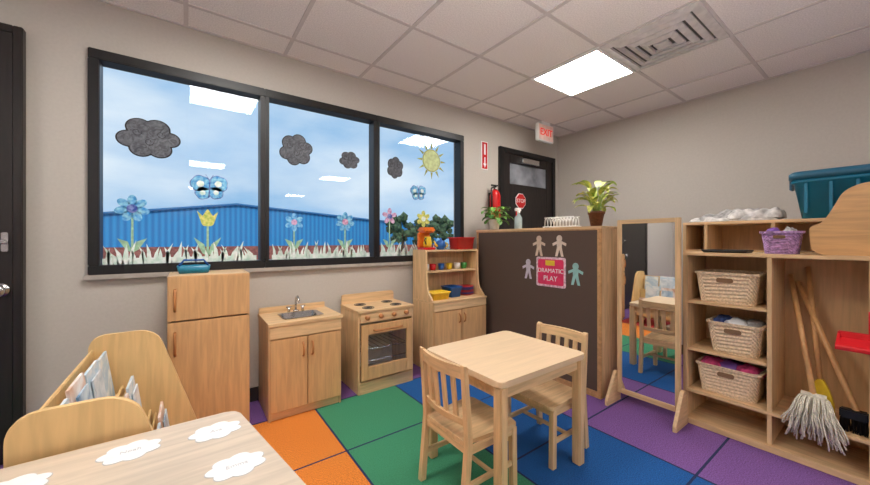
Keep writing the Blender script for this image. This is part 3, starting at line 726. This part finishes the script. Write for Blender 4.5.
# items on top of front shelf
basket('purple_basket', 2.68, 2.82, .33, .485, 1.10, .13, M('purple_wicker', srgb(178, 140, 190), .6, .25, 60), [greyCl, purM], .012)
g = G('black_tray', (2.75, .64, 1.10))
loft(g, 'tray', [rrect(2.68, 2.84, .55, .76, .02, 1.101), rrect(2.67, 2.85, .54, .77, .02, 1.118), rrect(2.675, 2.845, .545, .765, .02, 1.118), rrect(2.685, 2.835, .555, .755, .02, 1.105)], blackM)
g = G('doll_cradle', (2.82, .10, 1.10))
wC = wood('cradle_wood', srgb(205, 160, 108), 'Y', .08)
prof = rpoly([(.29, 1.13, .03), (.255, 1.101, .03), (-.22, 1.101, .03), (-.28, 1.12, .03), (-.27, 1.43, .05), (-.18, 1.47, .08), (.12, 1.465, .05), (.18, 1.43, .04), (.215, 1.34, .06), (.25, 1.27, .04), (.298, 1.25, .02)])
ext(g, 'side_front', prof, 'X', 2.70, 2.72, wC); ext(g, 'side_back', prof, 'X', 2.94, 2.96, wC)
box(g, 'bottom', (2.72, -.24, 1.15), (2.94, .27, 1.165), wX); box(g, 'footboard', (2.72, .26, 1.13), (2.94, .278, 1.24), wX)
box(g, 'headboard', (2.72, -.27, 1.13), (2.94, -.252, 1.39), wX)

# back shelf unit
g = G('low_cubby_cabinet', (3.2, .35, 0))
X0, X1, YA, YZ, ZT2 = 3.03, 3.38, -.42, .98, 1.31
box(g, 'top', (X0-.004, YA, ZT2-.02), (X1, YZ, ZT2), wY)
for k, yy in enumerate((YA, .05, .48, .83, YZ-.02)): box(g, 'upright_%d' % (k+1), (X0, yy, 0), (X1-.01, yy+.02, ZT2-.02), wZ)
box(g, 'back', (X1-.01, YA, .02), (X1, YZ, ZT2-.02), wD, 0)
for k, z in enumerate((.06, .45, .82, 1.09)):
    box(g, 'shelf_%d' % (k+1), (X0+.004, YA+.02, z), (X1-.01, YZ-.02, z+.018), wY)
g = G('teal_storage_tote', (3.2, .17, ZT2))
z = ZT2+.001
loft(g, 'body', [rrect(3.07, 3.33, -.08, .37, .03, z), rrect(3.05, 3.35, -.11, .405, .035, z+.22), rrect(3.04, 3.36, -.12, .415, .035, z+.22), rrect(3.04, 3.36, -.12, .415, .035, z+.24)], tealM)
loft(g, 'lid', [rrect(3.03, 3.37, -.13, .425, .04, z+.242), rrect(3.03, 3.37, -.13, .425, .04, z+.275), rrect(3.045, 3.355, -.115, .41, .04, z+.29), rrect(3.06, 3.34, -.10, .395, .04, z+.29), rrect(3.07, 3.33, -.09, .385, .04, z+.275)], tealD)
for s, yy in enumerate((.422, -.14)): box(g, 'latch_%d' % (s+1), (3.16, yy, z+.19), (3.24, yy+.012, z+.275), tealD, .003)
for k in range(5): box(g, 'rib_%d' % (k+1), (3.042, -.06+k*.1, z+.03), (3.066, -.045+k*.1, z+.215), tealM, .003)
# folded fabric: draped, rumpled layers lying across the cabinet top
g = G('folded_fabric', (3.18, .70, ZT2))
for k, (ya, yb_, xa, xb_, h0, th, m) in enumerate(((.47, .95, 3.06, 3.30, 0, .030, greyCl2), (.50, .90, 3.08, 3.29, .026, .026, greyCl), (.46, .74, 3.07, 3.28, .046, .030, greyCl2), (.56, .80, 3.09, 3.27, .062, .022, greyCl))):
    bm = bmesh.new(); NX, NY = 14, 34; top = []; bot = []
    for i in range(NX+1):
        u = i/NX; rt = []; rb = []
        for j in range(NY+1):
            v = j/NY
            jx = .008*math.sin(v*17+k*2); jy = .010*math.sin(u*11+k)
            xx = xa+(xb_-xa)*u+jx; yy = ya+(yb_-ya)*v+jy*(1 if abs(v-.5) < .5 else .4)
            e = min(1, 6*min(u, 1-u))**.5*min(1, 10*min(v, 1-v))**.5
            wr = .006*math.sin(v*26+u*5+k*1.7)+.005*math.sin(v*11-u*9+k)
            zb = ZT2+.0015+h0*(.35+.65*e if k else 1)*.9
            rt.append(bm.verts.new((xx, yy, zb+.004+(th+wr)*e))); rb.append(bm.verts.new((xx, yy, zb)))
        top.append(rt); bot.append(rb)
    for i in range(NX):
        for j in range(NY):
            bm.faces.new((top[i][j], top[i+1][j], top[i+1][j+1], top[i][j+1])); bm.faces.new((bot[i][j], bot[i][j+1], bot[i+1][j+1], bot[i+1][j]))
    for i in range(NX):
        bm.faces.new((top[i][0], bot[i][0], bot[i+1][0], top[i+1][0])); bm.faces.new((top[i][NY], top[i+1][NY], bot[i+1][NY], bot[i][NY]))
    for j in range(NY):
        bm.faces.new((top[0][j], top[0][j+1], bot[0][j+1], bot[0][j])); bm.faces.new((top[NX][j], bot[NX][j], bot[NX][j+1], top[NX][j+1]))
    finish(g, 'layer_%d' % (k+1), bm, m, True)

# ------------------------------------------------------------------ table and chairs
def table(name, poly, h, legs, topM, apron):
    g = G(name, (sum(p[0] for p in poly)/len(poly), sum(p[1] for p in poly)/len(poly), 0))
    ext(g, 'top', rpoly([(p[0], p[1], .035) for p in poly]), 'Z', h-.028, h, topM, .003)
    for i, (x, y) in enumerate(legs): box(g, 'leg_%d' % (i+1), (x-.024, y-.024, 0), (x+.024, y+.024, h-.028), wZ, .006)
    n = len(legs)
    for i in range(n):
        a = Vector((*legs[i], 0)); b_ = Vector((*legs[(i+1) % n], 0)); d = (b_-a).normalized(); s = Vector((-d.y, d.x, 0))*.009
        a2 = a+d*.022; b2 = b_-d*.022
        ext(g, 'apron_%d' % (i+1), [(q.x, q.y) for q in (a2-s, b2-s, b2+s, a2+s)], 'Z', h-.028-apron, h-.028, wX)
    return g
table('childrens_table', [(1.05, .98), (1.70, .98), (1.70, 1.54), (1.05, 1.54)], .585, [(1.08, 1.01), (1.67, 1.01), (1.67, 1.51), (1.08, 1.51)], wTop, .055)
table('activity_table', [(-1.0, .38), (.30, .38), (.134, 1.32), (-.85, 1.32)], .61, [(-.92, .43), (.24, .43), (.09, 1.27), (-.80, 1.27)], wTop2, .06)
def chair(loc, rz):
    g = G('childrens_chair', loc, rz, local=True)
    W = .155; D = .31; SH = .32; HB = .655
    for s in (-1, 1):
        ext(g, 'back_post_%d' % (s+2), rpoly([(-.03, 0, 0), (.0, 0, 0), (.028, SH, .02), (.0, HB-.01, .01), (-.022, HB, .01), (-.0, SH, .02)]), 'Y', s*W-.013, s*W+.013, wZ)
        ext(g, 'front_leg_%d' % (s+2), [(D-.03, 0), (D, 0), (D-.004, SH-.02), (D-.034, SH-.02)], 'Y', s*W-.013, s*W+.013, wZ)
        box(g, 'side_rail_%d' % (s+2), (.02, s*W-.009, SH-.055), (D-.03, s*W+.009, SH-.02), wX)
        box(g, 'side_stretcher_%d' % (s+2), (.005, s*W-.008, .12), (D-.025, s*W+.008, .145), wX)
    box(g, 'front_rail', (D-.028, -W+.013, SH-.055), (D-.01, W-.013, SH-.02), wY); box(g, 'back_rail', (.003, -W+.013, SH-.055), (.02, W-.013, SH-.02), wY)
    box(g, 'cross_stretcher', (.15, -W+.008, .124), (.168, W-.008, .141), wY)
    ext(g, 'seat', rpoly([(.004, -W+.014, .01), (D+.008, -W-.018, .04), (D+.008, W+.018, .04), (.004, W-.014, .01)]), 'Z', SH-.02, SH-.002, wX, .003)
    def rail(nm, z, h, x):
        rings = []
        for i in range(11):
            t = i/10; y = -W+.012+(2*W-.024)*t; c = -.022*math.sin(PI*t)
            rings.append([(x+c-.008, y, z), (x+c+.008, y, z), (x+c+.004, y, z+h), (x+c-.012, y, z+h)])
        loft(g, nm, rings, wY, False)
    rail('top_rail', HB-.065, .055, -.008); rail('low_rail', SH+.065, .03, .012)
    for k in range(4):
        y = -.09+k*.06; c = -.022*math.sin(PI*(y+W)/(2*W))
        ext(g, 'slat_%d' % (k+1), [(.008+c, SH+.09), (.018+c, SH+.09), (-.002+c, HB-.06), (-.012+c, HB-.06)], 'Y', y-.013, y+.013, wZ)
chair((.95, 1.24, 0), 0); chair((1.82, 1.22, 0), PI)

# cloud name labels on the activity table
lineM = M('pencil_grey', srgb(190, 192, 198), .8)
for (x, y, nm) in ((.068, 1.205, 'Ava'), (-.125, 1.225, 'Noah'), (.10, .99, 'Emma'), (-.33, 1.20, 'Leo'), (-.12, .95, 'Mia')):
    g = G('cloud_name_label', (x, y, .61))
    ext(g, 'rim', scallop(x, y, .069, .053, 7, .18), 'Z', .6102, .6108, lineM)
    ext(g, 'paper', scallop(x, y, .067, .051, 7, .18), 'Z', .6108, .6115, paperM)
    text(g, 'name', nm, (x, y, .6118), .020, lineM, 'Z', .0002)

# ------------------------------------------------------------------ book display rack
g = G('book_display_rack', (-.17, 1.8, 0))
prof = rpoly([(-.38, 0, 0), (-.38, .725, .07), (-.13, .725, .08), (-.03, .42, .12), (.05, .17, .05), (.06, 0, 0)], 8)
ext(g, 'end_near', prof, 'Y', 1.345, 1.365, wRack, .002); ext(g, 'end_far', prof, 'Y', 2.25, 2.27, wRack, .002)
YA, YZ = 1.365, 2.25
box(g, 'back', (-.372, YA, .03), (-.36, YZ, .66), wRack)
def tier(k, x, z, w, hb):
    box(g, 'ledge_%d' % k, (x, YA, z), (x+w, YZ, z+.012), wRack)
    box(g, 'lip_%d' % k, (x+w, YA, z), (x+w+.010, YZ, z+.05), wRack)
    box(g, 'riser_%d' % k, (x-.008, YA, max(z-.02, .02)), (x, YZ, z+hb), wRack)
tier(1, -.34, .42, .075, .20); tier(2, -.235, .27, .075, .19); tier(3, -.13, .12, .075, .18)
def cover(n, a, b_, sc_):
    return M(n, a, .5, 0, sc_, dark=b_, distort=1.0)
covs = [cover('cover_a', srgb(242, 242, 238), srgb(170, 205, 225), 9), cover('cover_b', srgb(235, 238, 240), srgb(180, 195, 205), 10), cover('cover_c', srgb(245, 243, 235), srgb(130, 180, 210), 8),
        cover('cover_d', srgb(248, 244, 240), srgb(215, 170, 140), 8), cover('cover_e', srgb(215, 230, 238), srgb(110, 150, 185), 9)]
g = G('picture_books', (-.2, 1.8, .3))
i = 0
for (x, z) in ((-.33, .433), (-.225, .283), (-.12, .133)):
    y = YA+.03
    while y < YZ-.2:
        w = random.uniform(.16, .21); h = random.uniform(.22, .27); i += 1
        R = Matrix.Rotation(-.14, 3, 'Y')
        box(g, 'book_%d' % i, (x+.040, y, z), (x+.050, y+w, z+h), covs[i % 5], .001, R, (x+.045, y, z))
        i += 1
        if random.random() < .7:
            box(g, 'book_%d' % i, (x+.054, y+.03, z), (x+.060, y+.02+w*.8, z+h*.85), covs[i % 5], .001, R, (x+.057, y, z))
        y += w+.02

# ------------------------------------------------------------------ outside
g = G('ground_outside', (0, 30, -.35)); box(g, 'asphalt', (-60, 3.2, -.45), (90, 110, -.35), M('asphalt', srgb(120, 122, 125), .9, .1, 2), 0)
exB = bpy.data.materials.new('blue_ribbed_metal'); exB.use_nodes = True
nt = exB.node_tree; b = nt.nodes['Principled BSDF']; b.inputs['Roughness'].default_value = .6
tc = nt.nodes.new('ShaderNodeTexCoord'); wv = nt.nodes.new('ShaderNodeTexWave'); wv.bands_direction = 'X'; wv.inputs['Scale'].default_value = .9
rp = nt.nodes.new('ShaderNodeValToRGB'); rp.color_ramp.elements[0].color = srgb(22, 112, 172); rp.color_ramp.elements[1].color = srgb(44, 140, 196)
nt.links.new(tc.outputs['Object'], wv.inputs['Vector']); nt.links.new(wv.outputs['Fac'], rp.inputs['Fac']); nt.links.new(rp.outputs['Color'], b.inputs['Base Color'])
g = G('blue_warehouse', (4, 30, -.35))
ext(g, 'metal_wall', [(-16, .7), (22, .7), (22, 2.6), (14, 3.05), (3.0, 3.85), (-5, 2.75), (-16, 1.5)], 'Y', 30, 50, exB)
ext(g, 'roof_trim', [(22, 2.6), (14, 3.05), (3.0, 3.85), (-5, 2.75), (-16, 1.5), (-16, 1.62), (-5, 2.87), (3, 3.98), (14, 3.18), (22, 2.74)], 'Y', 29.8, 50, M('roof_trim', srgb(40, 110, 165), .6))
box(g, 'brick_base', (-16, 29.9, -.35), (22, 50, .7), M('brick_red', srgb(150, 88, 78), .9, .2, 6), 0)
fol = M('tree_foliage', srgb(85, 108, 75), .9, 0, 4, dark=srgb(32, 50, 32)); bark = M('bark', srgb(80, 62, 48), .9)
for tx, ty, th in ((13.5, 23, 3.4), (16.5, 24, 3.0), (19, 25, 3.6), (22, 24, 3.2), (25, 26, 3.4)):
    g = G('tree', (tx, ty, -.35))
    tube(g, 'trunk', [(tx, ty, -.35), (tx+.1, ty, 1.0), (tx, ty, 2.0)], .16, bark, 10, .07)
    bm = bmesh.new()
    for k in range(34):
        r = bmesh.ops.create_icosphere(bm, subdivisions=1, radius=random.uniform(.2, .42))
        o = Vector((tx+random.uniform(-.9, .9), ty+random.uniform(-.7, .7), th*.6+random.uniform(-.8, 1.0)))
        for v in r['verts']: v.co = v.co*random.uniform(.7, 1.3)+o
    finish(g, 'foliage', bm, fol)

# ------------------------------------------------------------------ world sky
w = bpy.data.worlds.new('sky'); sc.world = w; w.use_nodes = True
nt = w.node_tree; bg = nt.nodes['Background']
tc = nt.nodes.new('ShaderNodeTexCoord'); mp = nt.nodes.new('ShaderNodeMapping'); mp.inputs['Scale'].default_value = (1, 1, 2.6)
nz = nt.nodes.new('ShaderNodeTexNoise'); nz.inputs['Scale'].default_value = 1.9; nz.inputs['Detail'].default_value = 5
rp = nt.nodes.new('ShaderNodeValToRGB'); rp.color_ramp.elements[0].position = .38; rp.color_ramp.elements[1].position = .66
rp.color_ramp.elements[0].color = srgb(134, 184, 226); rp.color_ramp.elements[1].color = srgb(226, 238, 248)
nt.links.new(tc.outputs['Generated'], mp.inputs['Vector']); nt.links.new(mp.outputs[0], nz.inputs['Vector'])
nt.links.new(nz.outputs['Fac'], rp.inputs['Fac']); nt.links.new(rp.outputs['Color'], bg.inputs['Color'])
bg.inputs['Strength'].default_value = 1.08

# ------------------------------------------------------------------ camera
cd = bpy.data.cameras.new('camera'); cam = bpy.data.objects.new('camera', cd); bpy.context.collection.objects.link(cam)
cd.sensor_width = 36; cd.lens = 36*340/870; cd.shift_y = -2.5/870; cd.clip_start = .02; cd.clip_end = 500
cam.location = (0, 0, 1.18); cam.rotation_euler = (PI/2, 0, -math.radians(36))
sc.camera = cam
